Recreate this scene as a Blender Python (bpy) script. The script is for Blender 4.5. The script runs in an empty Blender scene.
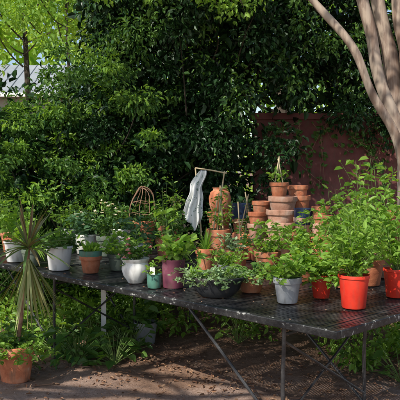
import bpy, math, numpy as np
from mathutils import Vector
R=np.random.default_rng(7)
scene=bpy.context.scene
# ------------------------------------------------------------------ materials
def newmat(name):
    m=bpy.data.materials.new(name); m.use_nodes=True
    nt=m.node_tree; nt.nodes.clear()
    o=nt.nodes.new('ShaderNodeOutputMaterial')
    p=nt.nodes.new('ShaderNodeBsdfPrincipled'); nt.links.new(p.outputs[0],o.inputs[0])
    return m,nt,p,o
def ramp(nt,stops,interp='LINEAR'):
    r=nt.nodes.new('ShaderNodeValToRGB'); r.color_ramp.interpolation=interp
    e=r.color_ramp.elements
    while len(e)<len(stops): e.new(0.5)
    for i,(p,c) in enumerate(stops):
        e[i].position=p; e[i].color=(c[0],c[1],c[2],1)
    return r
def leafmat(name,cols,trans=0.35,rough=0.45,spec=0.4):
    m,nt,p,o=newmat(name)
    g=nt.nodes.new('ShaderNodeNewGeometry')
    r=ramp(nt,[(i/(len(cols)-1),c) for i,c in enumerate(cols)])
    nt.links.new(g.outputs['Random Per Island'],r.inputs[0])
    nt.links.new(r.outputs[0],p.inputs['Base Color'])
    p.inputs['Roughness'].default_value=rough
    p.inputs['Specular IOR Level'].default_value=spec
    if trans<=0: return m
    t=nt.nodes.new('ShaderNodeBsdfTranslucent')
    h=nt.nodes.new('ShaderNodeMixRGB'); h.blend_type='MULTIPLY'; h.inputs[0].default_value=1
    h.inputs[2].default_value=(1.9,1.7,0.6,1)
    nt.links.new(r.outputs[0],h.inputs[1]); nt.links.new(h.outputs[0],t.inputs[0])
    mx=nt.nodes.new('ShaderNodeMixShader'); mx.inputs[0].default_value=trans
    nt.links.new(p.outputs[0],mx.inputs[1]); nt.links.new(t.outputs[0],mx.inputs[2])
    nt.links.new(mx.outputs[0],o.inputs[0])
    return m
def noisemat(name,stops,scale=6,detail=6,rough=0.8,bump=0.2,stretch=(1,1,1),rr=None,spec=0.4,bscale=None,bdist=0.01,dirt=0):
    m,nt,p,o=newmat(name)
    tc=nt.nodes.new('ShaderNodeTexCoord'); mp=nt.nodes.new('ShaderNodeMapping')
    mp.inputs['Scale'].default_value=stretch
    oi=nt.nodes.new('ShaderNodeObjectInfo')
    co=nt.nodes.new('ShaderNodeCombineXYZ')
    ml=nt.nodes.new('ShaderNodeMath'); ml.operation='MULTIPLY'; ml.inputs[1].default_value=37
    nt.links.new(oi.outputs['Random'],ml.inputs[0])
    for k in range(3): nt.links.new(ml.outputs[0],co.inputs[k])
    nt.links.new(co.outputs[0],mp.inputs['Location'])
    nt.links.new(tc.outputs['Object'],mp.inputs[0])
    n=nt.nodes.new('ShaderNodeTexNoise'); n.inputs['Scale'].default_value=scale; n.inputs['Detail'].default_value=detail
    n.inputs['Roughness'].default_value=0.65
    nt.links.new(mp.outputs[0],n.inputs['Vector'])
    r=ramp(nt,stops); nt.links.new(n.outputs['Fac'],r.inputs[0])
    hs=nt.nodes.new('ShaderNodeHueSaturation')
    mr=nt.nodes.new('ShaderNodeMapRange'); mr.inputs['To Min'].default_value=0.8; mr.inputs['To Max'].default_value=1.15
    nt.links.new(oi.outputs['Random'],mr.inputs['Value']); nt.links.new(mr.outputs[0],hs.inputs['Value'])
    nt.links.new(r.outputs[0],hs.inputs['Color']); last=hs.outputs[0]
    if dirt:
        # soil splashes, streaks running down the side
        mp2=nt.nodes.new('ShaderNodeMapping'); mp2.inputs['Scale'].default_value=(1,1,.25); nt.links.new(mp.outputs[0],mp2.inputs[0])
        n3=nt.nodes.new('ShaderNodeTexNoise'); n3.inputs['Scale'].default_value=24; n3.inputs['Detail'].default_value=6; nt.links.new(mp2.outputs[0],n3.inputs['Vector'])
        r3=ramp(nt,[(0.52,(0,0,0)),(0.72,(dirt,dirt,dirt))]); nt.links.new(n3.outputs['Fac'],r3.inputs[0])
        mxx=nt.nodes.new('ShaderNodeMixRGB'); mxx.inputs[2].default_value=(.16,.12,.08,1)
        nt.links.new(r3.outputs[0],mxx.inputs[0]); nt.links.new(last,mxx.inputs[1]); last=mxx.outputs[0]
    nt.links.new(last,p.inputs['Base Color'])
    p.inputs['Roughness'].default_value=rough; p.inputs['Specular IOR Level'].default_value=spec
    if bump:
        n2=nt.nodes.new('ShaderNodeTexNoise'); n2.inputs['Scale'].default_value=bscale or scale*4; n2.inputs['Detail'].default_value=5
        nt.links.new(mp.outputs[0],n2.inputs['Vector'])
        b=nt.nodes.new('ShaderNodeBump'); b.inputs['Strength'].default_value=bump; b.inputs['Distance'].default_value=bdist
        nt.links.new(n2.outputs['Fac'],b.inputs['Height']); nt.links.new(b.outputs[0],p.inputs['Normal'])
    return m
terra=noisemat('terracotta',[(0.3,(0.36,0.10,0.045)),(0.5,(0.56,0.19,0.09)),(0.62,(0.58,0.25,0.14)),(0.72,(0.62,0.44,0.34))],11,9,0.85,0.3,dirt=.6)
terra_pale=noisemat('terracotta_weathered',[(0.3,(0.34,0.16,0.10)),(0.5,(0.54,0.29,0.20)),(0.7,(0.62,0.47,0.38))],8,8,0.9,0.3,dirt=.6)
white=noisemat('white_glaze',[(0.3,(0.68,0.66,0.61)),(0.5,(0.80,0.79,0.75)),(0.7,(0.84,0.83,0.80))],6,8,0.4,0.08,dirt=.5)
red=noisemat('red_plastic',[(0.3,(0.58,0.025,0.014)),(0.6,(0.74,0.05,0.025)),(0.8,(0.66,0.09,0.06))],7,6,0.40,0.05,dirt=.35)
burg=noisemat('burgundy_glaze',[(0.3,(0.15,0.04,0.065)),(0.6,(0.25,0.075,0.115)),(0.8,(0.34,0.18,0.20))],8,6,0.4,0.08,dirt=.5)
blackp=noisemat('black_plastic',[(0.3,(0.015,0.016,0.018)),(0.6,(0.035,0.037,0.04)),(0.8,(0.12,0.12,0.11))],8,6,0.5,0.08,dirt=.4)
greyp=noisemat('grey_stoneware',[(0.3,(0.24,0.25,0.26)),(0.6,(0.38,0.39,0.40)),(0.8,(0.5,0.5,0.48))],8,6,0.6,0.1,dirt=.6)
teal=noisemat('green_glaze',[(0.3,(0.05,0.13,0.10)),(0.6,(0.09,0.23,0.17)),(0.8,(0.2,0.32,0.25))],8,6,0.35,0.08,dirt=.5)
navy=noisemat('navy_glaze',[(0.3,(0.01,0.02,0.05)),(0.6,(0.02,0.035,0.09)),(0.8,(0.06,0.09,0.16))],8,6,0.3,0.05)
greeng=noisemat('olive_plastic',[(0.3,(0.09,0.12,0.09)),(0.7,(0.2,0.24,0.19))],8,6,0.5,0.05,dirt=.5)
soil=noisemat('soil',[(0.3,(0.02,0.014,0.01)),(0.7,(0.07,0.05,0.035))],40,6,0.95,0.8)
bamboo=noisemat('bamboo',[(0.3,(0.45,0.33,0.17)),(0.7,(0.66,0.55,0.35))],12,5,0.6,0.1)
twig=noisemat('twig',[(0.3,(0.16,0.08,0.05)),(0.7,(0.38,0.22,0.14))],20,5,0.8,0.3)
stem=noisemat('stem',[(0.3,(0.08,0.15,0.03)),(0.7,(0.19,0.26,0.08))],15,4,0.6,0)
bark=noisemat('bark_dark',[(0.3,(0.03,0.022,0.016)),(0.6,(0.09,0.07,0.05)),(0.8,(0.16,0.13,0.10))],5,8,0.9,0.8,(1,1,0.2),bdist=0.03)
tblack=noisemat('black_table_paint',[(0.40,(0.018,0.018,0.019)),(0.58,(0.042,0.042,0.043)),(0.66,(0.10,0.095,0.09)),(0.74,(0.28,0.27,0.25))],12,9,0.34,0.25,(1,0.5,1),spec=.6)
tedge=noisemat('black_table_edge',[(0.42,(0.013,0.013,0.014)),(0.60,(0.034,0.034,0.034)),(0.63,(0.30,0.30,0.28)),(0.8,(0.45,0.45,0.42))],34,10,0.42,0.2,(0.7,1,1))
myrtle=noisemat('crape_myrtle_bark',[(0.26,(0.14,0.09,0.065)),(0.40,(0.27,0.18,0.13)),(0.47,(0.33,0.245,0.19)),(0.53,(0.50,0.39,0.30)),(0.75,(0.58,0.48,0.38))],7,8,0.75,0.5,(1.6,1.6,0.2),bdist=0.012,bscale=12)
stucco=noisemat('maroon_stucco',[(0.3,(0.15,0.05,0.045)),(0.55,(0.24,0.085,0.075)),(0.8,(0.32,0.15,0.13))],3,9,0.9,0.5,dirt=.5)
siding=noisemat('pale_siding',[(0.3,(0.34,0.33,0.30)),(0.7,(0.45,0.44,0.40))],2,4,0.8,0)
roofm=noisemat('pale_metal_roof',[(0.3,(0.24,0.26,0.28)),(0.7,(0.34,0.36,0.38))],1,4,0.5,0)
glassd=noisemat('window_glass',[(0.3,(0.02,0.025,0.03)),(0.7,(0.05,0.06,0.07))],1,2,0.08,0)
litm=leafmat('leaf_litter',[(0.14,0.07,0.04),(0.30,0.16,0.09),(0.42,0.27,0.17),(0.20,0.09,0.055)],0,0.8,0.2)
pebm=leafmat('pebble',[(0.17,0.115,0.085),(0.36,0.26,0.21),(0.26,0.175,0.135)],0.0,0.9,0.2)
L_bright=leafmat('leaf_bright',[(0.12,0.26,0.03),(0.22,0.39,0.055),(0.31,0.48,0.09),(0.16,0.32,0.045)],0.38)  # green pushed towards yellow, sunlight put into the leaf colour
L_mid=leafmat('leaf_mid',[(0.035,0.105,0.020),(0.085,0.19,0.034),(0.16,0.29,0.062),(0.055,0.14,0.026)],0.3)
L_blue=leafmat('leaf_bluegreen',[(0.05,0.13,0.06),(0.10,0.21,0.10),(0.16,0.28,0.13)],0.25,0.55)
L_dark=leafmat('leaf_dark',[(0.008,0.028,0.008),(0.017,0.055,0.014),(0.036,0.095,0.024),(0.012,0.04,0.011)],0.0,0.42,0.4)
L_grey=leafmat('leaf_silver',[(0.16,0.28,0.12),(0.27,0.39,0.19),(0.36,0.48,0.27)],0.2,0.6)
L_far=leafmat('leaf_far',[(0.22,0.38,0.05),(0.34,0.52,0.09),(0.44,0.60,0.16),(0.14,0.29,0.04)],0.5)
L_dry=leafmat('leaf_dry',[(0.36,0.32,0.11),(0.45,0.44,0.19),(0.26,0.36,0.11),(0.30,0.22,0.09)],0.2,0.6)
L_spike=leafmat('leaf_dracaena',[(0.13,0.21,0.06),(0.22,0.28,0.09),(0.26,0.16,0.09),(0.10,0.22,0.05)],0.2,0.5)
L_red=leafmat('petal_pink',[(0.65,0.25,0.32),(0.75,0.4,0.45),(0.55,0.12,0.2)],0.3,0.6)
L_wht=leafmat('petal_white',[(0.75,0.73,0.68),(0.8,0.78,0.75),(0.7,0.62,0.62)],0.3,0.6)
# ------------------------------------------------------------------ mesh builder
def unit(a): return a/(np.linalg.norm(a,axis=-1,keepdims=True)+1e-9)
class MB:
    def __init__(s): s.V=[];s.G=[];s.n=0;s.mats=[]
    def mi(s,m):
        if m not in s.mats: s.mats.append(m)
        return s.mats.index(m)
    def add(s,V,F,mat,smooth=True):
        V=np.asarray(V,float).reshape(-1,3); F=np.asarray(F,int)
        s.V.append(V); s.G.append((F+s.n,s.mi(mat),smooth)); s.n+=len(V)
    def leaves(s,P,A,N,L,W,mat,curl=0.12,shape=(0.3,0.5,0.72,0.36)):
        P=np.asarray(P,float); A=unit(np.asarray(A,float)); N=np.asarray(N,float)
        n=len(P)
        if n==0: return
        N=unit(N-A*np.sum(N*A,1,keepdims=True)); S=np.cross(A,N)
        L=np.broadcast_to(L,(n,))[:,None]; W=np.broadcast_to(W,(n,))[:,None]
        a1,w1,a2,w2=shape; cu=curl*R.uniform(.3,1.9,(n,1))
        v=np.stack([P,P+A*L*a1+S*W*w1+N*L*cu,P+A*L*a2+S*W*w2+N*L*cu*.6,P+A*L-N*L*cu,
                    P+A*L*a2-S*W*w2+N*L*cu*.6,P+A*L*a1-S*W*w1+N*L*cu],1).reshape(-1,3)
        b=np.arange(n)[:,None]*6
        f=np.concatenate([b+np.array([[0,1,2,3]]),b+np.array([[0,3,4,5]])],0)
        s.add(v,f,mat,False)
    def tube(s,path,rad,mat,sides=6,cap=True):
        p=np.asarray(path,float); n=len(p); rad=np.broadcast_to(rad,(n,))
        t=unit(np.gradient(p,axis=0)); ref=np.array([0.31,0.95,0.05]) 
        if abs(t[0]@unit(ref))>0.9: ref=np.array([1,0,0.1])
        a=unit(np.cross(t,ref)); b=np.cross(t,a)
        th=np.linspace(0,2*np.pi,sides,endpoint=False)
        v=p[:,None,:]+np.asarray(rad)[:,None,None]*(a[:,None,:]*np.cos(th)[None,:,None]+b[:,None,:]*np.sin(th)[None,:,None])
        i=np.arange(n-1)[:,None]*sides; j=np.arange(sides)[None,:]; k=(j+1)%sides
        f=np.stack([i+j,i+k,i+sides+k,i+sides+j],-1).reshape(-1,4)
        s.add(v.reshape(-1,3),f,mat)
        if cap:
            s.add(v[-1],[list(range(sides))],mat); s.add(v[0],[list(range(sides))[::-1]],mat)
    def lathe(s,prof,mat,segs=40,c=(0,0,0),sc=(1,1),flute=0,nf=12):
        pr=np.array(prof,float); th=np.linspace(0,2*np.pi,segs,endpoint=False)
        rr=pr[:,0][:,None]*(1+flute*np.cos(nf*th)[None,:])
        v=np.stack([rr*np.cos(th)*sc[0],rr*np.sin(th)*sc[1],np.repeat(pr[:,1][:,None],segs,1)],-1)+np.array(c)
        i=np.arange(len(pr)-1)[:,None]*segs; j=np.arange(segs)[None,:]; k=(j+1)%segs
        f=np.stack([i+j,i+k,i+segs+k,i+segs+j],-1).reshape(-1,4)
        s.add(v.reshape(-1,3),f,mat)
    def box(s,lo,hi,mat):
        x0,y0,z0=lo;x1,y1,z1=hi
        v=[(x0,y0,z0),(x1,y0,z0),(x1,y1,z0),(x0,y1,z0),(x0,y0,z1),(x1,y0,z1),(x1,y1,z1),(x0,y1,z1)]
        s.add(v,[(3,2,1,0),(4,5,6,7),(0,1,5,4),(1,2,6,5),(2,3,7,6),(3,0,4,7)],mat,False)
    def build(s,name,parent=None,loc=(0,0,0),sharp=35):
        me=bpy.data.meshes.new(name); V=np.concatenate(s.V)
        me.vertices.add(len(V)); me.vertices.foreach_set('co',V.ravel())
        loops=np.concatenate([g[0].ravel() for g in s.G]); 
        tot=np.concatenate([np.full(len(g[0]),g[0].shape[1]) for g in s.G])
        st=np.concatenate([[0],np.cumsum(tot)[:-1]])
        me.loops.add(len(loops)); me.loops.foreach_set('vertex_index',loops.astype(np.int32))
        me.polygons.add(len(tot)); me.polygons.foreach_set('loop_start',st.astype(np.int32))
        me.polygons.foreach_set('material_index',np.concatenate([np.full(len(g[0]),g[1]) for g in s.G]).astype(np.int32))
        me.polygons.foreach_set('use_smooth',np.concatenate([np.full(len(g[0]),g[2]) for g in s.G]).astype(bool))
        for m in s.mats: me.materials.append(m)
        me.update(calc_edges=True); me.validate()
        if sharp and len(V)<60000: me.set_sharp_from_angle(angle=math.radians(sharp))
        o=bpy.data.objects.new(name,me); scene.collection.objects.link(o); o.location=loc
        if parent: o.parent=parent
        return o
def empty(name,loc=(0,0,0),rz=0):
    e=bpy.data.objects.new(name,None); e.empty_display_size=0.1; e.location=loc; e.rotation_euler=(0,0,rz)
    scene.collection.objects.link(e); return e
def rv(n): return unit(R.normal(size=(n,3)))
def smooth_path(pts,n=24):
    p=np.array(pts,float); tt=np.linspace(0,len(p)-1,n); out=[]
    for x in tt:
        i=min(int(x),len(p)-2); f=x-i
        p0=p[max(i-1,0)];p1=p[i];p2=p[i+1];p3=p[min(i+2,len(p)-1)]
        out.append(.5*((2*p1)+(-p0+p2)*f+(2*p0-5*p1+4*p2-p3)*f*f+(-p0+3*p1-3*p2+p3)*f**3))
    return np.array(out)
# ------------------------------------------------------------------ ground
def ground_mat():
    m,nt,p,o=newmat('earth')
    tc=nt.nodes.new('ShaderNodeTexCoord')
    def noise(s,d=8,r=.65):
        n=nt.nodes.new('ShaderNodeTexNoise'); n.inputs['Scale'].default_value=s; n.inputs['Detail'].default_value=d
        n.inputs['Roughness'].default_value=r; nt.links.new(tc.outputs['Object'],n.inputs['Vector']); return n
    a=noise(9); ra=ramp(nt,[(0.3,(0.12,0.065,0.04)),(0.5,(0.26,0.15,0.095)),(0.72,(0.38,0.24,0.165))]); nt.links.new(a.outputs['Fac'],ra.inputs[0])
    g=noise(55,6); rg=ramp(nt,[(0.3,(0.24,0.155,0.115)),(0.5,(0.40,0.28,0.225)),(0.7,(0.52,0.40,0.34))]); nt.links.new(g.outputs['Fac'],rg.inputs[0])
    w=noise(1.6,6); sx=nt.nodes.new('ShaderNodeSeparateXYZ'); nt.links.new(tc.outputs['Object'],sx.inputs[0])
    mr=nt.nodes.new('ShaderNodeMapRange'); mr.inputs['From Min'].default_value=5.6; mr.inputs['From Max'].default_value=4.6
    nt.links.new(sx.outputs['Y'],mr.inputs['Value'])
    ad=nt.nodes.new('ShaderNodeMath'); ad.operation='MULTIPLY'; nt.links.new(mr.outputs[0],ad.inputs[0]); 
    rw=ramp(nt,[(0.42,(0.1,.1,.1)),(0.58,(1,1,1))]); nt.links.new(w.outputs['Fac'],rw.inputs[0]); nt.links.new(rw.outputs[0],ad.inputs[1])
    mx=nt.nodes.new('ShaderNodeMixRGB'); nt.links.new(ad.outputs[0],mx.inputs[0]); nt.links.new(ra.outputs[0],mx.inputs[1]); nt.links.new(rg.outputs[0],mx.inputs[2])
    nt.links.new(mx.outputs[0],p.inputs['Base Color']); p.inputs['Roughness'].default_value=0.95
    b=nt.nodes.new('ShaderNodeBump'); b.inputs['Strength'].default_value=0.8; b.inputs['Distance'].default_value=0.02
    h=noise(45,8); nt.links.new(h.outputs['Fac'],b.inputs['Height']); nt.links.new(b.outputs[0],p.inputs['Normal'])
    return m
gm=ground_mat()
mb=MB()
xs=np.concatenate([[-300,-100,-30],np.linspace(-6,6,121),[30,100,300]]); ys=np.concatenate([[-300,-100,-20],np.linspace(0,12,121),[30,100,400]])
X,Y=np.meshgrid(xs,ys); inn=(abs(X)<6.1)&(Y>0)&(Y<12)
Z=np.where(inn,0.02*np.sin(X*2.3+1)*np.cos(Y*1.9)+0.012*np.sin(X*7+Y*5)+R.normal(size=X.shape)*0.003,0)
V=np.stack([X,Y,Z],-1).reshape(-1,3); nx=len(xs)
i=np.arange(len(ys)-1)[:,None]*nx; j=np.arange(nx-1)[None,:]
mb.add(V,np.stack([i+j,i+j+1,i+nx+j+1,i+nx+j],-1).reshape(-1,4),gm); mb.build('ground',sharp=0)
def gz(x,y): return 0.02*np.sin(x*2.3+1)*np.cos(y*1.9)+0.012*np.sin(x*7+y*5)
mb=MB(); n=6500; x=R.uniform(-3,3.5,n); y=R.uniform(3.8,9,n)
cx=R.uniform(-3,3.5,60); cy=R.uniform(4,8,60); k=R.random(n)<.55; ci=R.integers(0,60,n)
x=np.where(k,cx[ci]+R.normal(size=n)*.16,x); y=np.where(k,cy[ci]+R.normal(size=n)*.16,y)
P=np.stack([x,y,gz(x,y)+0.006+R.random(n)*0.012],1)
A=rv(n); A[:,2]*=.25; N=np.array([0,0,1])+R.normal(size=(n,3))*.35
L=R.uniform(.01,.05,n); mb.leaves(P,A,N,L,L*R.uniform(.25,.6,n),litm,curl=.15); mb.build('fallen_leaves')
mb=MB(); n=2600; x=R.uniform(-3,3,n); y=R.uniform(3.8,5.8,n); z=gz(x,y); s=.002+.009*R.random(n)**3
o=np.array([(1,0,0),(0,1,0),(-1,0,0),(0,-1,0),(0,0,.7),(0,0,-.7)])
V=(np.stack([x,y,z+s*.3],1)[:,None,:]+(o[None]+R.normal(size=(n,6,3))*.2)*s[:,None,None]).reshape(-1,3)
f=np.array([(0,1,4),(1,2,4),(2,3,4),(3,0,4),(1,0,5),(2,1,5),(3,2,5),(0,3,5)]); mb.add(V,(np.arange(n)[:,None,None]*6+f[None]).reshape(-1,3),pebm); mb.build('gravel',sharp=0)
mb=MB()
for k in range(70):
    a=np.array([R.uniform(-2,2),R.uniform(4.2,7),0]); a[2]=gz(a[0],a[1])+.008; d=rv(1)[0]*R.uniform(.04,.14); d[2]=.004
    mb.tube([a-d,a+np.array([R.normal()*.008,R.normal()*.008,.004]),a+d],R.uniform(.0015,.004),twig,5)
mb.build('fallen_twigs')
# ------------------------------------------------------------------ foliage masses
def clumps(mb,C,rad,npc,L,mat,wr=.5,flat=.75,droop=.35,out=.6):
    C=np.asarray(C); m=len(C); rad=np.broadcast_to(rad,(m,))
    idx=np.repeat(np.arange(m),npc); n=len(idx); D=rv(n)
    rr=rad[idx]*(0.35+0.75*R.random(n)**.6); off=D*rr[:,None]; off[:,2]*=flat
    P=C[idx]+off
    A=D*out+R.normal(size=(n,3))*.55+np.array([0,0,-droop]); N=D*.5+np.array([0,0,.9])+R.normal(size=(n,3))*.45
    l=L*R.uniform(.55,1.25,n); mb.leaves(P,A,N,l,l*wr,mat)
def branches(mb,C,k,mat,r=.012):
    for c in C[::k]:
        b=np.array([c[0]+R.normal()*.3,c[1]+.45,max(0,c[2]-R.uniform(.4,1.0))]); mid=(b+c)/2+R.normal(size=3)*.08
        mb.tube(smooth_path([b,mid,c],8),np.linspace(r,.003,8),mat,5,False)
C=[]
while len(C)<420:
    x=R.uniform(-1.3,4.0); z=R.uniform(.2,4.9)
    if x>.95 and x<3.0 and 1.1<z<2.02+.2*math.sin(x*5): continue
    y=8.35+.34*math.sin(x*2.1+z*1.3)+.2*math.sin(x*5.3-z*4)-max(0,z-2.6)*.28+R.normal()*.22
    if x>1.0 and z<1.2: y-=.5
    C.append((x,y,z))
C=np.array(C)
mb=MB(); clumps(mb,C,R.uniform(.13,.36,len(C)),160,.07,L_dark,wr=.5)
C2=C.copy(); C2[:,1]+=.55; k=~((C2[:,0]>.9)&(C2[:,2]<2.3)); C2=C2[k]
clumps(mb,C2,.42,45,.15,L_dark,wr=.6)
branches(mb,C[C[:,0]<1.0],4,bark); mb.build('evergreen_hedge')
mb=MB(); Cv=[]
for k in range(80):
    x=R.uniform(-1.2,3.2); z=R.uniform(1.5,3.8)
    if x>.95 and z<2.2: continue
    Cv.append((x,7.98-max(0,z-2.6)*.28+.3*math.sin(x*2.1+z*1.3)+R.normal()*.14,z))
Cv=np.array(Cv); clumps(mb,Cv,R.uniform(.08,.26,len(Cv)),38,.07,L_mid,wr=.5,flat=.9,droop=.6)
for k in range(22):
    x=R.uniform(.9,2.9); z0=2.2; pth=smooth_path([(x,8.66,z0),(x+R.normal()*.1,8.69,z0-.2),(x+R.normal()*.2,8.70,z0-R.uniform(.3,.9))],10)
    mb.tube(pth,.004,twig,5,False); q=pth[R.integers(1,10,18)]+R.normal(size=(18,3))*np.array([.03,.005,.03]); n=len(q); A=R.normal(size=(n,3)); A[:,1]*=.3
    mb.leaves(q,A,np.array([0,-1,.3])+R.normal(size=(n,3))*.3,.06,.04,L_mid)
mb.build('climbing_vine')
def H(x): return 2.35+(x+2.5)*.66 if x<-1.25 else 3.17+(x+1.25)*1.4
C=[]
while len(C)<350:
    x=R.uniform(-4.4,-.5); h=H(x)+.22*math.sin(x*7)+.1*math.sin(x*17); z=R.uniform(.1,max(h,.8))
    y=8.0+.34*math.sin(x*3+z*2.7)+R.normal()*.38+.12*z-(1.2-z)*.25*(z<1.2)
    C.append((x,y,z))
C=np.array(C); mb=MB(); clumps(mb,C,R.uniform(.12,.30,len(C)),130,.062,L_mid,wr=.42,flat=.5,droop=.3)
C2=C.copy(); C2[:,1]+=.6; C2[:,2]-=.15; clumps(mb,C2,.4,50,.12,L_dark,wr=.5)  # darker inner leaves put the shade between clumps into colour
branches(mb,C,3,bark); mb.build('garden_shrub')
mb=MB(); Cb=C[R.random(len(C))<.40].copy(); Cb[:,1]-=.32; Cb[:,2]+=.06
clumps(mb,Cb,R.uniform(.08,.28,len(Cb)),72,.06,L_bright,wr=.36,flat=.32,droop=.2); mb.build('sunlit_shrub_foliage')  # brighter copies of the shrub's clumps, sun patches put into leaf colour
def tree(name,x,y,h,cr,nc,L,mat,trunkr=.15,zlo=.35,npc=90,crad=.5,lean=0):
    mb=MB(); top=np.array([x+lean,y,h*.85])
    mb.tube(smooth_path([(x,y,-.1),(x+.1+lean*.3,y,h*.3),(x+lean*.7,y+.1,h*.6),top],16),np.linspace(trunkr,trunkr*.25,16),bark,9)
    Cc=[]
    for i in range(nc):
        d=rv(1)[0]; r=R.random()**.45; Cc.append(np.array([x+lean*.8,y,h*(zlo+1)/2])+d*r*np.array([cr,cr,h*(1-zlo)/2]))
    Cc=np.array(Cc)
    for c in Cc[::3]:
        z0=max(h*.2,c[2]-R.uniform(.3,.9)); b=np.array([x+lean*min(1,z0/h),y,min(z0,h*.8)])
        mb.tube(smooth_path([b,(b+c)/2+np.array([0,0,-.1]),c],7),np.linspace(trunkr*.22,.010,7),bark,5,False)
    clumps(mb,Cc,R.uniform(crad*.5,crad*1.2,nc),npc,L,mat,wr=.5)
    return mb.build(name)
tree('background_tree',-3.75,14.5,8.4,2.3,85,.14,L_far,.09,.44)
tree('background_tree',-1.9,17,9,2.8,90,.17,L_far,.14,.42)
tree('background_tree',-7.4,20,11,3.0,90,.18,L_far,.16,.52)
tree('background_tree',-2.4,12.2,7.2,1.3,44,.10,L_bright,.05,.48)
tree('background_tree',1.6,14,9,3.0,50,.18,L_mid,.2,.2)
mb=MB(); n=520; C=np.stack([R.uniform(-34,24,n),R.uniform(36,42,n),R.uniform(0,15,n)],1); 
clumps(mb,C,R.uniform(.9,1.9,n),50,.55,L_far,wr=.6); mb.build('distant_trees')
mb=MB(); n=60; C=np.stack([R.uniform(-12,-1,n),R.uniform(11,16,n),R.uniform(0.3,2.0,n)],1)
clumps(mb,C,R.uniform(.4,.8,n),120,.15,L_far,wr=.5); mb.build('background_shrubs')
hs=empty('house',(0,0,0)); mb=MB(); mb.box((-13,27,0),(-5.9,33,4.6),siding); mb.build('walls',hs)
mb=MB(); mb.add([(-13.4,26.6,4.6),(-5.5,26.6,4.6),(-5.5,33.4,4.6),(-13.4,33.4,4.6),(-13.4,30,6.2),(-5.5,30,6.2)],[(0,1,5,4),(2,3,4,5)],roofm,False)
mb.add([(-13.4,26.6,4.6),(-13.4,33.4,4.6),(-13.4,30,6.2),(-5.5,26.6,4.6),(-5.5,30,6.2),(-5.5,33.4,4.6)],[(0,2,1),(3,5,4)],siding,False); mb.box((-13.4,26.45,4.45),(-5.5,26.6,4.6),white)
for k in range(20): mb.tube([(-13.3+k*.41,26.62,4.63),(-13.3+k*.41,28.3,5.42),(-13.3+k*.41,29.98,6.21)],.02,roofm,5)
mb.build('roof',hs)
mb=MB()
for xx in (-12,-10,-8): mb.box((xx,26.96,2.4),(xx+1,26.998,3.9),glassd)
mb.build('windows',hs)
mb=MB()
for xx in (-12,-10,-8):
    mb.box((xx-.1,26.93,2.3),(xx,26.99,4.0),white); mb.box((xx+1,26.93,2.3),(xx+1.1,26.99,4.0),white); mb.box((xx+.47,26.94,2.4),(xx+.53,26.955,3.9),white)
mb.build('window_frames',hs)
mb=MB(); mb.box((.7,8.75,0),(6.5,9.0,2.25),stucco); mb.box((.66,8.71,2.25),(6.54,9.04,2.33),stucco); mb.build('stucco_wall')
# ------------------------------------------------------------------ shade tree overhead (trunk left of the camera; unseen crown placed to dapple sun)
mb=MB(); tb=np.array([-4.6,1.2,0])
mb.tube(smooth_path([tb,(-4.5,1.3,1.5),(-4.4,1.5,3.2),(-4.1,1.9,5),(-3.6,2.4,6.5)],18),np.linspace(.28,.12,18),bark,12)
C=[]
for k in range(34): C.append((R.uniform(-2.4,1.4),R.uniform(3.2,6.2),R.uniform(5.0,6.4)))  # unseen clumps packed densest to shade the right of the hedge
for k in range(34): C.append((R.uniform(-5.6,-.2),R.uniform(-2.2,3.6),R.uniform(4.7,6.4)))
for k in range(10): C.append((R.uniform(-6,-2.4),R.uniform(3.6,6.5),R.uniform(4.8,6.4)))
C=np.array(C)
for c in C[::4]:
    b=np.array([-4.4,1.5,3.4+R.random()*2]); mb.tube(smooth_path([b,b*.5+c*.5+np.array([0,0,.4]),c],10),np.linspace(.05,.012,10),bark,6,False)
clumps(mb,C,R.uniform(.18,.46,len(C)),70,.10,L_bright,wr=.5)
limb=smooth_path([(-4.4,1.6,3.6),(-3.6,4.2,4.3),(-2.3,6.2,4.1),(-1.0,7.0,3.75),(.6,7.1,3.6)],30)
mb.tube(limb,np.linspace(.07,.012,30),bark,8,False)
C=[]
for k in range(30):
    q=limb[R.integers(15,30)]; c=q+np.array([R.normal()*.15,R.normal()*.15,-R.uniform(.05,.42)]); C.append(c); mb.tube([q,(q+c)/2+np.array([0,0,.03]),c],.005,bark,5,False)
clumps(mb,C,R.uniform(.1,.24,len(C)),34,.07,L_bright,wr=.5,flat=.6)
mb.build('shade_tree')
# ------------------------------------------------------------------ crape myrtle
mb=MB()
def trunk(pts,r0,r1,n=40,sides=18):
    p=smooth_path(pts,n); u=np.linspace(0,1,n); r=(r0+(r1-r0)*u)*(1+.05*np.sin(u*17+r0*90)+.03*np.sin(u*41))
    p=p+np.stack([.014*np.sin(u*23+r0*50),.01*np.cos(u*19),0*u],1)
    mb.tube(p,r,myrtle,sides)
trunk([(1.96,6.2,-.05),(1.95,6.2,.5),(1.90,6.2,1.42),(1.82,6.2,2.06),(1.72,6.2,2.6),(1.61,6.2,3.15),(1.3,6.1,4.6)],.095,.055)
trunk([(1.92,6.12,-.05),(1.92,6.1,.7),(1.88,6.1,1.45),(1.73,6.1,2.06),(1.56,6.1,2.6),(1.44,6.1,3.15),(1.1,6.0,4.4)],.075,.042)
trunk([(2.05,6.15,-.05),(2.02,6.1,.9),(1.97,6.1,1.5),(1.91,6.08,2.1),(1.84,6.1,2.6),(1.77,6.1,3.15),(1.7,6.0,4.8)],.09,.05)
trunk([(2.1,6.3,-.05),(2.08,6.3,.9),(2.05,6.3,1.6),(2.0,6.3,2.3),(1.94,6.3,3.1),(2.2,6.4,4.8)],.11,.055)
trunk([(1.92,6.05,.9),(1.85,6.05,1.5),(1.71,6.02,1.92),(1.53,6.0,2.27),(1.35,6.0,2.63),(1.15,6.0,2.92),(.9,6.0,3.16),(.5,5.9,3.4),(.1,5.8,3.75)],.046,.026)
C=[]
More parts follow.
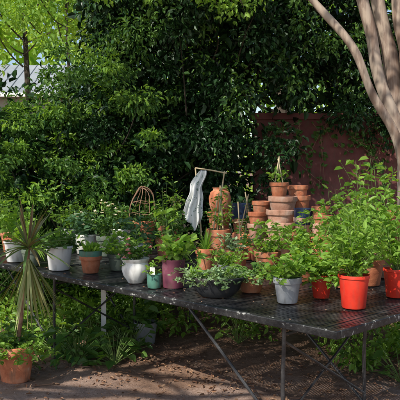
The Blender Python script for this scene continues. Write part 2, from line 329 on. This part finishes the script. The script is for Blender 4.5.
for k in range(34): C.append((R.uniform(-.2,3.4),R.uniform(4.8,7.4),R.uniform(4.0,5.6)))
C=np.array(C)
for c in C[::3]: 
    b=np.array([1.4,6.1,3.9]); mb.tube(smooth_path([b,(b+c)/2+np.array([0,0,.15]),c],8),np.linspace(.03,.01,8),myrtle,6,False)
clumps(mb,C,R.uniform(.25,.5,len(C)),80,.075,L_bright,wr=.5)
mb.build('crape_myrtle_tree')
# ------------------------------------------------------------------ table
table=empty('garden_table',(.7185,3.53,0),math.atan2(.718,-.696))
TL,TW=4.7,2.3
mb=MB(); x=.03
while x<TL-.04:
    dz=R.normal()*.0008; w=.0125
    mb.box((x,-TW+.045,.728+dz),(x+w,-.045,.742+dz),tblack); x+=.0185
y=-.10
while y>-TW+.05:
    mb.box((.03,y-.003,.7245),(TL-.03,y+.003,.7275),tblack); y-=.09
mb.build('grating',table,sharp=0)
mb=MB()
for lo,hi in [((0,-.043,.705),(TL,0,.75)),((0,-TW,.705),(TL,-TW+.043,.75)),((-.004,-TW+.043,.706),(.028,-.043,.751)),((TL-.03,-TW+.043,.705),(TL,-.043,.75))]:
    mb.box(lo,hi,tedge)
for xx in (1.56,3.12): mb.box((xx,-TW+.043,.704),(xx+.04,-.043,.7485),tedge)
for yy in (-.75,-1.5): mb.box((.03,yy-.02,.68),(TL-.03,yy+.02,.7035),tblack)
o=mb.build('frame',table); bv=o.modifiers.new('b','BEVEL'); bv.width=.005; bv.segments=2
mb=MB()
for t in (.39,2.82,4.4):
    for v in (-.05,-.9,-1.6,-2.22): mb.tube([(t,v,.70),(t+.01,v,.35),(t,v,-.02)],.0125,tblack,10)
    for a,b in ((-.05,-.9),(-1.6,-2.22)):
        mb.tube([(t,a,.62),(t,(a+b)/2,.37),(t,b,.12)],.008,tblack,8); mb.tube([(t+.02,b,.62),(t+.02,(a+b)/2,.37),(t+.02,a,.12)],.008,tblack,8)
    mb.tube([(t,-.05,.66),(t,-1,.66),(t,-2.22,.66)],.010,tblack,8)
    for v in (-.07,-.92): mb.tube([(t+.83,v,.70),(t+.45,v,.40),(t+.03,v,.06)],.010,tblack,8)
mb.build('legs',table)
# ------------------------------------------------------------------ pots
def potprof(r,h,kind):
    if kind=='classic': return [(0,.004),(r*.66,.0),(r*.70,.006),(r*.90,h*.77),(r*.985,h*.775),(r,h*.80),(r,h*.985),(r*.97,h),(r*.90,h),(r*.87,h*.96),(r*.85,h*.85)]
    if kind=='cyl': return [(0,.004),(r*.86,0),(r*.89,.006),(r*.94,h*.3),(r*.97,h*.93),(r,h*.95),(r,h),(r*.92,h),(r*.9,h*.85)]
    if kind=='bowl': return [(0,.004),(r*.55,0),(r*.60,.006),(r*.80,h*.35),(r*.93,h*.78),(r,h*.86),(r*1.02,h*.97),(r,h),(r*.93,h),(r*.9,h*.85)]
    if kind=='urn': return [(0,.004),(r*.50,0),(r*.56,.01),(r*.60,h*.10),(r*.85,h*.3),(r*.97,h*.55),(r*.92,h*.75),(r*.84,h*.84),(r*.96,h*.92),(r,h),(r*.9,h),(r*.82,h*.88)]
    if kind=='jar': return [(0,.004),(r*.6,0),(r*.7,.01),(r*.95,h*.35),(r,h*.6),(r*.86,h*.82),(r*.62,h*.90),(r*.60,h*.93),(r*.70,h),(r*.6,h),(r*.5,h*.9)]
    if kind=='bucket': return [(0,.004),(r*.72,0),(r*.75,.006),(r*.93,h*.9),(r,h*.91),(r*1.01,h*.97),(r,h),(r*.94,h),(r*.9,h*.85)]
def pot(parent,r,h,kind,mat,z=0,name='pot',sc=(1,1),flute=0,fill=True,c=(0,0)):
    mb=MB(); pr=potprof(r,h,kind); mb.lathe(pr,mat,48,(c[0],c[1],z),sc=sc,flute=flute); o=mb.build(name,parent)
    if fill:
        s=MB(); q=pr[-1][0]*1.005
        s.lathe([(q,h*.87),(q*.6,h*.885),(q*.3,h*.89),(0.001,h*.892)],soil,30,(c[0],c[1],z),sc=sc); s.build('soil',parent)
    return o
def plant(parent,z0,r,h,ns,nl,L,wr=.5,mat=L_mid,droop=0.0,start=.25,br=.03,name='leaves',c=(0,0),up=.3,sr=.0025,sc=(1,1),flower=None,nfl=0):
    r*=1.15; h*=1.15; L*=1.08
    mb=MB(); P=[];A=[];N=[]; T=[]; up+=R.normal()*.25
    for i in range(ns):
        a=R.uniform(0,2*np.pi); q=np.sqrt(R.random()); o=np.array([np.cos(a)*sc[0],np.sin(a)*sc[1],0]); hh=h*R.uniform(.35,1.1)*(1-.25*q)
        b=np.array([c[0],c[1],z0])+o*br*R.random(); w=R.normal(size=3)*.03
        ts=np.linspace(0,1,7)[:,None]
        path=b+o*r*q*ts**1.3+np.array([0,0,1])*(hh*ts-droop*q*ts**2.2)+w*np.sin(ts*3)
        mb.tube(path,np.linspace(sr,sr*.4,7),stem,5,False)
        k=max(4,int(nl*R.uniform(.6,1.3)))
        t=R.uniform(start,1,k); p=np.stack([np.interp(t,ts[:,0],path[:,k2]) for k2 in range(3)],1)
        aa=R.uniform(0,2*np.pi,k); d=np.stack([np.cos(aa),np.sin(aa),R.normal(size=k)*.4+up],1)
        P.append(p+unit(d)*L*.15);A.append(d); N.append(np.array([0,0,1])+R.normal(size=(k,3))*.45); T.append(path[-1])
    P=np.concatenate(P);A=np.concatenate(A);N=np.concatenate(N); l=L*R.uniform(.4,1.25,len(P))
    mb.leaves(P,A,N,l,l*wr,mat)
    if flower:
        for i in range(nfl):
            t=T[R.integers(len(T))]+R.normal(size=3)*.02; k=9; d=rv(k); d[:,2]=abs(d[:,2])*.5
            mb.leaves(np.repeat(t[None],k,0),d,np.array([0,0,1])+R.normal(size=(k,3))*.2,.022,.018,flower)
    return mb.build(name,parent)
def blades(mb,c,n,L,W,mat,elev=(0.2,1.3),droop=.5,seg=8):
    for i in range(n):
        a=R.uniform(0,2*np.pi); e=R.uniform(*elev); l=L*R.uniform(.65,1.1); o=np.array([np.cos(a),np.sin(a),0]); s=np.array([-np.sin(a),np.cos(a),0])
        t=np.linspace(0,1,seg)[:,None]; p=np.array(c)+o*l*np.cos(e)*t+np.array([0,0,1])*(l*np.sin(e)*t-droop*l*t**2*np.cos(e))
        w=W*np.sin(np.pi*np.clip(t*.85+.12,0,1))*.5+.0005
        up=np.array([0,0,1])*W*.25
        V=np.concatenate([p+s*w+up*(1-t),p,p-s*w+up*(1-t)],0); q=np.arange(seg-1)[:,None]
        F=np.concatenate([np.concatenate([q,q+1,q+seg+1,q+seg],1),np.concatenate([q+seg,q+seg+1,q+2*seg+1,q+2*seg],1)],0)
        mb.add(V,F,mat)
Z=.75
def P(name,x,y,r,h,kind,mat,z=Z,**k):
    e=empty(name,(x,y,z),R.uniform(0,6)); pot(e,r,h,kind,mat,**k); return e
e=P('potted_leafy_plant',-1.72,6.3,.11,.19,'bucket',white); plant(e,.16,.22,.42,18,16,.08,.5,L_bright)
e=P('potted_spider_plant',-1.50,6.0,.09,.15,'classic',greeng); mb=MB(); blades(mb,(0,0,.12),40,.34,.016,L_bright,(.5,1.5),.7); mb.build('leaves',e)
e=P('potted_herb',-1.206,5.78,.118,.205,'bucket',white); plant(e,.17,.17,.16,28,16,.04,.7,L_mid,up=.5); plant(e,.17,.14,.30,8,10,.05,.35,L_bright,name='shoots')
e=P('potted_succulent',-.908,5.6,.092,.14,'classic',terra); pot(e,.098,.06,'cyl',teal,z=.125,name='glazed_pot'); 
mb=MB(); P0=np.repeat([[0,0,.175]],70,0)+R.normal(size=(70,3))*np.array([.03,.03,.01]); d=rv(70); d[:,2]=abs(d[:,2])+.3; mb.leaves(P0,d,rv(70),.085,.028,L_bright); mb.build('rosette',e)
e=P('potted_shrub',-1.16,6.9,.13,.20,'bucket',white); plant(e,.17,.20,.24,24,14,.07,.45,L_blue,flower=L_wht,nfl=5)
e=P('potted_flowering_plant',-.93,6.7,.10,.20,'classic',greeng); plant(e,.17,.19,.36,20,16,.05,.5,L_mid,flower=L_wht,nfl=16)
e=P('potted_shrub',-1.40,7.3,.12,.22,'classic',greyp); plant(e,.19,.2,.38,22,14,.05,.4,L_bright)
e=P('potted_shrub',-.86,7.3,.12,.22,'classic',white); plant(e,.19,.2,.34,22,14,.06,.5,L_mid,flower=L_wht,nfl=6)
e=P('potted_flowering_plant',-.489,5.1,.108,.185,'urn',white,flute=.012); plant(e,.16,.13,.13,16,12,.045,.65,L_mid,flower=L_red,nfl=8); plant(e,.16,.1,.27,6,10,.05,.35,L_bright,name='shoots')
e=P('glass_jar_plant',-.331,4.88,.055,.10,'cyl',teal); plant(e,.08,.06,.07,10,8,.03,.5,L_bright)
mb=MB(); mb.box((-.02,-.03,.06),(.02,-.027,.15),white); mb.build('plant_label',e)
e=P('potted_leafy_plant',-.194,4.9,.086,.205,'cyl',burg); plant(e,.18,.16,.22,18,9,.075,.6,L_bright,up=.1); plant(e,.18,.18,.38,9,8,.055,.5,L_bright,name='shoots')
e=P('potted_herb_bowl',.114,4.55,.19,.135,'bowl',blackp,sc=(1,.72)); e.rotation_euler[2]=-.12
plant(e,.11,.20,.07,66,16,.030,.55,L_grey,br=.12,droop=.05,sc=(1,.7),up=.4)
plant(e,.11,.16,.17,14,10,.04,.35,L_bright,br=.12,name='shoots',sc=(1,.7))
e=P('potted_mint',.562,4.33,.092,.165,'classic',greyp); plant(e,.14,.20,.18,44,14,.042,.66,L_bright,droop=.09)
e=P('potted_mint',.36,4.72,.10,.12,'classic',terra); plant(e,.10,.2,.13,36,14,.036,.6,L_mid,droop=.08)
e=P('potted_basil',.81,4.50,.076,.155,'classic',red); plant(e,.13,.18,.24,28,14,.055,.6,L_bright); plant(e,.13,.2,.1,12,12,.045,.6,L_bright,droop=.12,name='trailing_leaves')
e=P('potted_basil',.953,4.17,.098,.205,'bucket',red); plant(e,.18,.20,.46,36,22,.047,.45,L_bright,start=.12); plant(e,.18,.19,.62,12,20,.045,.4,L_bright,start=.3,name='shoots')
e=P('potted_basil',1.32,4.53,.088,.19,'bucket',red); plant(e,.17,.22,.5,28,18,.065,.4,L_bright,start=.15)
e=P('potted_tomato_plant',1.25,5.0,.12,.2,'classic',terra); plant(e,.17,.28,.72,32,20,.07,.45,L_bright)
e=P('potted_shrub',1.62,5.55,.14,.26,'classic',terra); plant(e,.22,.26,.46,28,18,.055,.5,L_bright)
def bigpot(name,x,y,r,h,pr,ph,ns=20,nl=14,L=.06,m=L_mid,mat=terra,wr=.5,kind='classic',**k):
    e=P(name,x,y,r,h,kind,mat); plant(e,h*.85,pr,ph,ns,nl,L,wr,m,**k); return e
e=bigpot('potted_vine',-.62,7.4,.14,.30,.2,.16,16,10,.05)
mb=MB()
for k in range(5):
    a=k*math.pi/5+R.normal()*.15; t=np.linspace(0,math.pi,16); rr=.15+R.normal()*.01; hh=.40+R.normal()*.03
    mb.tube(np.stack([np.cos(a)*rr*np.cos(t)+.012*np.sin(t*5),np.sin(a)*rr*np.cos(t),.26+hh*np.sin(t)**.8],1),.004,twig,6)
for zz in (.38,.50):
    t=np.linspace(0,2*math.pi,24); q=.15*math.sqrt(max(0,1-((zz-.26)/.38)**2)); mb.tube(np.stack([q*np.cos(t),q*np.sin(t),zz+.01*np.sin(3*t)],1),.0035,twig,6,False)
mb.build('twig_cage',e)
bigpot('potted_fern',-.34,7.2,.105,.27,.18,.50,18,16,.06,L_bright,wr=.3)
bigpot('potted_leafy_plant',-.30,6.3,.12,.22,.20,.28,20,14,.05,L_mid)
bigpot('potted_leafy_plant',-.58,6.15,.10,.18,.18,.24,20,12,.06,L_blue,white)
bigpot('potted_leafy_plant',-.70,5.75,.09,.14,.16,.20,20,12,.05,L_bright,greeng)
bigpot('potted_bean_plant',.175,6.55,.12,.28,.14,.42,10,14,.05,L_bright)
bigpot('potted_pepper_plant',.43,6.45,.12,.25,.15,.32,10,12,.055,L_mid)
e=P('potted_spider_plant',.05,5.7,.09,.19,'classic',terra); mb=MB(); blades(mb,(0,0,.16),46,.26,.014,L_bright,(.4,1.5),.8); mb.build('leaves',e)
bigpot('potted_mint',.55,5.5,.11,.19,.20,.26,26,14,.048,L_bright)
bigpot('potted_mint',.80,5.2,.11,.19,.22,.36,28,14,.055,L_bright,wr=.45)
bigpot('potted_herb',.30,5.6,.10,.19,.15,.16,20,12,.04,L_grey)
bigpot('potted_herb',.22,5.15,.08,.13,.15,.14,22,12,.04,L_bright,greyp)
bigpot('potted_leafy_plant',1.05,4.9,.10,.18,.24,.52,26,18,.05,L_bright,wr=.45)
bigpot('potted_shrub',1.95,5.1,.13,.22,.25,.40,22,14,.06,L_mid)
bigpot('potted_leafy_plant',1.28,5.75,.12,.24,.2,.46,22,14,.055,L_bright,wr=.35)
bigpot('potted_fern',-1.95,7.0,.12,.22,.24,.40,24,14,.06,L_bright)
def stakes(name,x,y,z,segs,r=.006,mat=bamboo):
    mb=MB()
    for a,b in segs: 
        a=np.array(a,float);b=np.array(b,float); mb.tube([a,(a+b)/2+R.normal(size=3)*.006,b],r,mat,8)
    return mb.build(name,None,(x,y,z))
stakes('bamboo_trellis',.175,6.5,Z,[((-.02,0,.15),(.06,0,.84)),((.03,.04,.15),(.02,.05,.70)),((-.22,0,.87),(.08,0,.82)),((-.06,0,.15),(.0,.03,.62)),((.06,0,.15),(.03,.03,.62)),((-.22,0,.87),(-.16,-.02,.2))],.007)
stakes('bamboo_teepee',.43,6.42,Z,[((-.08,0,.15),(.03,0,.62)),((.08,0,.15),(.0,.02,.64)),((0,.08,.15),(.02,0,.6)),((.12,-.03,.15),(.16,0,.5)),((-.1,.03,.35),(.12,.03,.38)),((-.05,-.05,.15),(-.07,0,.55))],.006)
m,nt,p,o=newmat('patterned_fabric'); tc=nt.nodes.new('ShaderNodeTexCoord'); w=nt.nodes.new('ShaderNodeTexNoise'); w.inputs['Scale'].default_value=30; w.inputs['Detail'].default_value=1
r=ramp(nt,[(0.0,(0.82,0.82,0.79)),(0.645,(0.82,0.82,0.79)),(0.67,(0.22,0.32,0.26)),(1,(0.1,0.16,0.12))]); nt.links.new(tc.outputs['Object'],w.inputs['Vector']); nt.links.new(w.outputs['Fac'],r.inputs[0]); nt.links.new(r.outputs[0],p.inputs['Base Color']); p.inputs['Roughness'].default_value=.9
cloth=m; mb=MB(); nu,nv=48,48; V=[]
for b in range(nv):
    f=b/(nv-1)
    wd=.024+.062*f**.5; cx=-.125*f-.015*math.sin(f*5)
    for a in range(nu):
        g=a/(nu-1)-.5; amp=.024*(.5+.9*f)
        V.append((cx+g*wd*2+.008*math.sin(f*7+g*5)+.006*math.sin(f*15),amp*math.sin(g*15+f*1.6+.6*math.sin(f*6))+.5*amp*math.sin(g*27+2+f*3),-f*(.48+.07*math.sin(g*5+1)+.02*math.sin(g*17))-.012*abs(math.sin(g*13))*f))
F=[(b*nu+a,b*nu+a+1,(b+1)*nu+a+1,(b+1)*nu+a) for b in range(nv-1) for a in range(nu-1)]
mb.add(V,F,cloth); o=mb.build('patterned_cloth',None,(.03,6.46,Z+.845),sharp=0); sm=o.modifiers.new('s','SOLIDIFY'); sm.thickness=.003
def stack(name,x,y,items):
    e=empty(name,(x,y,Z),R.uniform(0,6)); z=0
    for k,(r,h,kind,vis,mm) in enumerate(items):
        o=pot(e,r,h,kind,mm,z=z,name='pot_%d'%(k+1),fill=(k==len(items)-1),c=(R.normal()*.007,R.normal()*.007)); z+=vis
        if k>0: o.rotation_euler=(R.normal()*.012,R.normal()*.012,0)
    return e,z
T=terra_pale
e,z=stack('terracotta_pot_stack',.726,6.0,[(.15,.24,'classic',.17,T),(.145,.22,'classic',.13,T),(.135,.2,'classic',.12,T),(.13,.2,'classic',.2,T)])
e2=empty('potted_seedling',(.70,6.0,Z+z-.01),0); pot(e2,.085,.13,'classic',terra); plant(e2,.11,.07,.12,7,6,.045,.5,L_bright)
mb=MB(); 
for a,b in [((-.04,0,.1),(.0,0,.36)),((.04,0,.1),(-.01,.01,.34)),((0,.04,.1),(0,0,.35))]: mb.tube([a,tuple((np.array(a)+b)/2),b],.005,bamboo,8)
mb.build('bamboo_stakes',e2)
stack('terracotta_pot_stack',.90,6.15,[(.12,.2,'classic',.16,terra),(.115,.2,'classic',.14,T),(.11,.19,'classic',.13,terra),(.105,.19,'classic',.12,terra),(.095,.16,'classic',.1,terra)])
stack('glazed_pot_stack',.885,5.85,[(.10,.18,'classic',.15,terra),(.095,.17,'classic',.13,terra),(.09,.16,'classic',.10,T),(.085,.14,'cyl',.13,navy)])
stack('terracotta_pot_stack',1.035,5.78,[(.10,.18,'classic',.12,terra),(.095,.18,'classic',.10,terra),(.09,.18,'classic',.09,T),(.085,.16,'classic',.08,terra),(.08,.15,'classic',.1,terra)])
stack('terracotta_pot_stack',.56,6.35,[(.11,.2,'classic',.15,terra),(.105,.2,'classic',.13,T),(.10,.18,'classic',.12,terra),(.09,.16,'classic',.1,terra)])
stack('terracotta_jar_stack',.20,6.95,[(.13,.25,'classic',.2,T),(.125,.22,'classic',.2,terra),(.115,.27,'jar',.1,terra)])
stack('terracotta_pot_stack',1.50,5.35,[(.12,.22,'classic',.17,T),(.115,.2,'classic',.15,terra),(.12,.22,'classic',.1,terra)])
stack('glazed_pot_stack',.42,6.75,[(.11,.2,'classic',.17,T),(.105,.2,'classic',.15,terra),(.10,.2,'cyl',.1,navy)])
# ------------------------------------------------------------------ ground-level pots & plants
e=empty('potted_dracaena',(-1.39,5.05,gz(-1.39,5.05)-.003)); pot(e,.15,.275,'classic',terra)
plant(e,.24,.26,.16,46,16,.042,.6,L_bright,droop=.16,br=.08,name='underplanting'); plant(e,.24,.2,.24,16,12,.045,.6,L_mid,name='foliage')
mb=MB(); mb.tube(smooth_path([(0,0,.2),(.05,0,.5),(.09,.02,.85),(.10,.02,1.02)],14),np.linspace(.018,.012,14),twig,8)
blades(mb,(.10,.02,1.0),54,.40,.022,L_spike,(-.1,1.45),.35); blades(mb,(.10,.02,.93),56,.54,.014,L_dry,(-1.42,-.92),.03); blades(mb,(.1,.02,.92),16,.42,.018,L_spike,(-1.3,-.5),.2); mb.build('cane_and_leaves',e)
e=empty('potted_hosta',(-.50,6.2,gz(-.5,6.2)-.003)); pot(e,.11,.2,'bucket',greyp); plant(e,.17,.14,.16,12,6,.09,.6,L_mid)
def hosta(x,y,n,L):
    e=empty('hosta',(x,y,gz(x,y))); mb=MB(); a=R.uniform(0,6.28,n); h=R.uniform(.04,.28,n); q=R.uniform(.04,.22,n)
    Pn=np.stack([np.cos(a)*q,np.sin(a)*q,h],1); A=np.stack([np.cos(a),np.sin(a),R.normal(size=n)*.3-.1],1)
    l=L*R.uniform(.5,1.2,n); mb.leaves(Pn,A,np.array([0,0,1])+R.normal(size=(n,3))*.3,l,l*.72,L_mid if R.random()<.4 else L_bright)
    for k in range(0,n): mb.tube([(0,0,0),Pn[k]*np.array([.5,.5,.6]),Pn[k]],.003,stem,4,False)
    mb.build('leaves',e)
for x,y in [(-.95,6.0),(-.75,6.3),(-1.1,6.4),(-.62,5.85),(-1.25,5.8),(-1.5,6.2),(-.85,6.7),(-1.75,5.9),(-1.0,5.45),(-.7,5.5)]: hosta(x,y,48,.10)
mb=MB(); n=150; C=np.stack([R.uniform(-3,3.2,n),R.uniform(6.3,8.0,n),R.uniform(.03,.28,n)],1)
k=(R.random(n)<.6)|(C[:,0]<-.4)|(C[:,0]>.9); C=C[k]; clumps(mb,C,R.uniform(.1,.24,len(C)),60,.065,L_bright,wr=.5,flat=.7); mb.build('ground_cover')
mb=MB(); C=np.stack([R.uniform(1.0,2.6,40),R.uniform(5.1,6.3,40),R.uniform(.03,.22,40)],1); clumps(mb,C,R.uniform(.08,.18,40),60,.06,L_bright,wr=.45,flat=.8)
mb.build('ground_cover')
mb=MB(); C=np.stack([R.uniform(-1.9,-.9,26),R.uniform(5.0,6.0,26),R.uniform(.02,.12,26)],1); C=C[(C[:,0]<-1.65)|(C[:,1]>5.35)]; clumps(mb,C,R.uniform(.06,.15,len(C)),50,.05,L_mid,wr=.6,flat=.6)
mb.build('ground_cover')
for x,y in [(1.25,5.3),(.35,6.1),(1.5,5.0)]: hosta(x,y,26,.08)
mb=MB(); n=140
t=R.uniform(.1,4,n); v=R.uniform(.06,1.3,n); Pn=np.stack([.7185-.696*t+.718*v,3.53+.718*t+.696*v,np.full(n,.748)],1); A=rv(n);A[:,2]*=.1
mb.leaves(Pn,A,np.array([0,0,1])+R.normal(size=(n,3))*.2,R.uniform(.01,.03,n),.012,litm); mb.build('stray_leaves')
mb=MB(); mb.box((-.022,-.012,0),(.022,.012,.62),white); mb.build('white_post',None,(-.86,6.0,0))  # plain white upright under the table, taken for a bench leg
# ------------------------------------------------------------------ light & camera
S=Vector((-.48,-.60,.74)).normalized()
sun=bpy.data.lights.new('sun','SUN'); sun.energy=5; sun.angle=math.radians(.5); sun.color=(1,.95,.86)
so=bpy.data.objects.new('sun',sun); so.rotation_euler=S.to_track_quat('Z','Y').to_euler(); so.location=(0,0,12); scene.collection.objects.link(so)
w=bpy.data.worlds.new('World'); scene.world=w; w.use_nodes=True; nt=w.node_tree
sky=nt.nodes.new('ShaderNodeTexSky'); sky.sky_type='NISHITA'; sky.sun_disc=False
sky.sun_elevation=math.asin(S.z); sky.sun_rotation=math.atan2(S.x,S.y)
bg=nt.nodes['Background']; bg.inputs[1].default_value=.15; nt.links.new(sky.outputs[0],bg.inputs[0])
cam=bpy.data.cameras.new('camera'); cam.lens=61; cam.sensor_width=36; cam.clip_end=1000; cam.clip_start=.05
co=bpy.data.objects.new('camera',cam); co.location=(0,0,1.6); co.rotation_euler=(math.radians(90-2.53),0,0); scene.collection.objects.link(co); scene.camera=co
scene.view_settings.view_transform='Standard'; scene.view_settings.look='None'; scene.view_settings.exposure=0
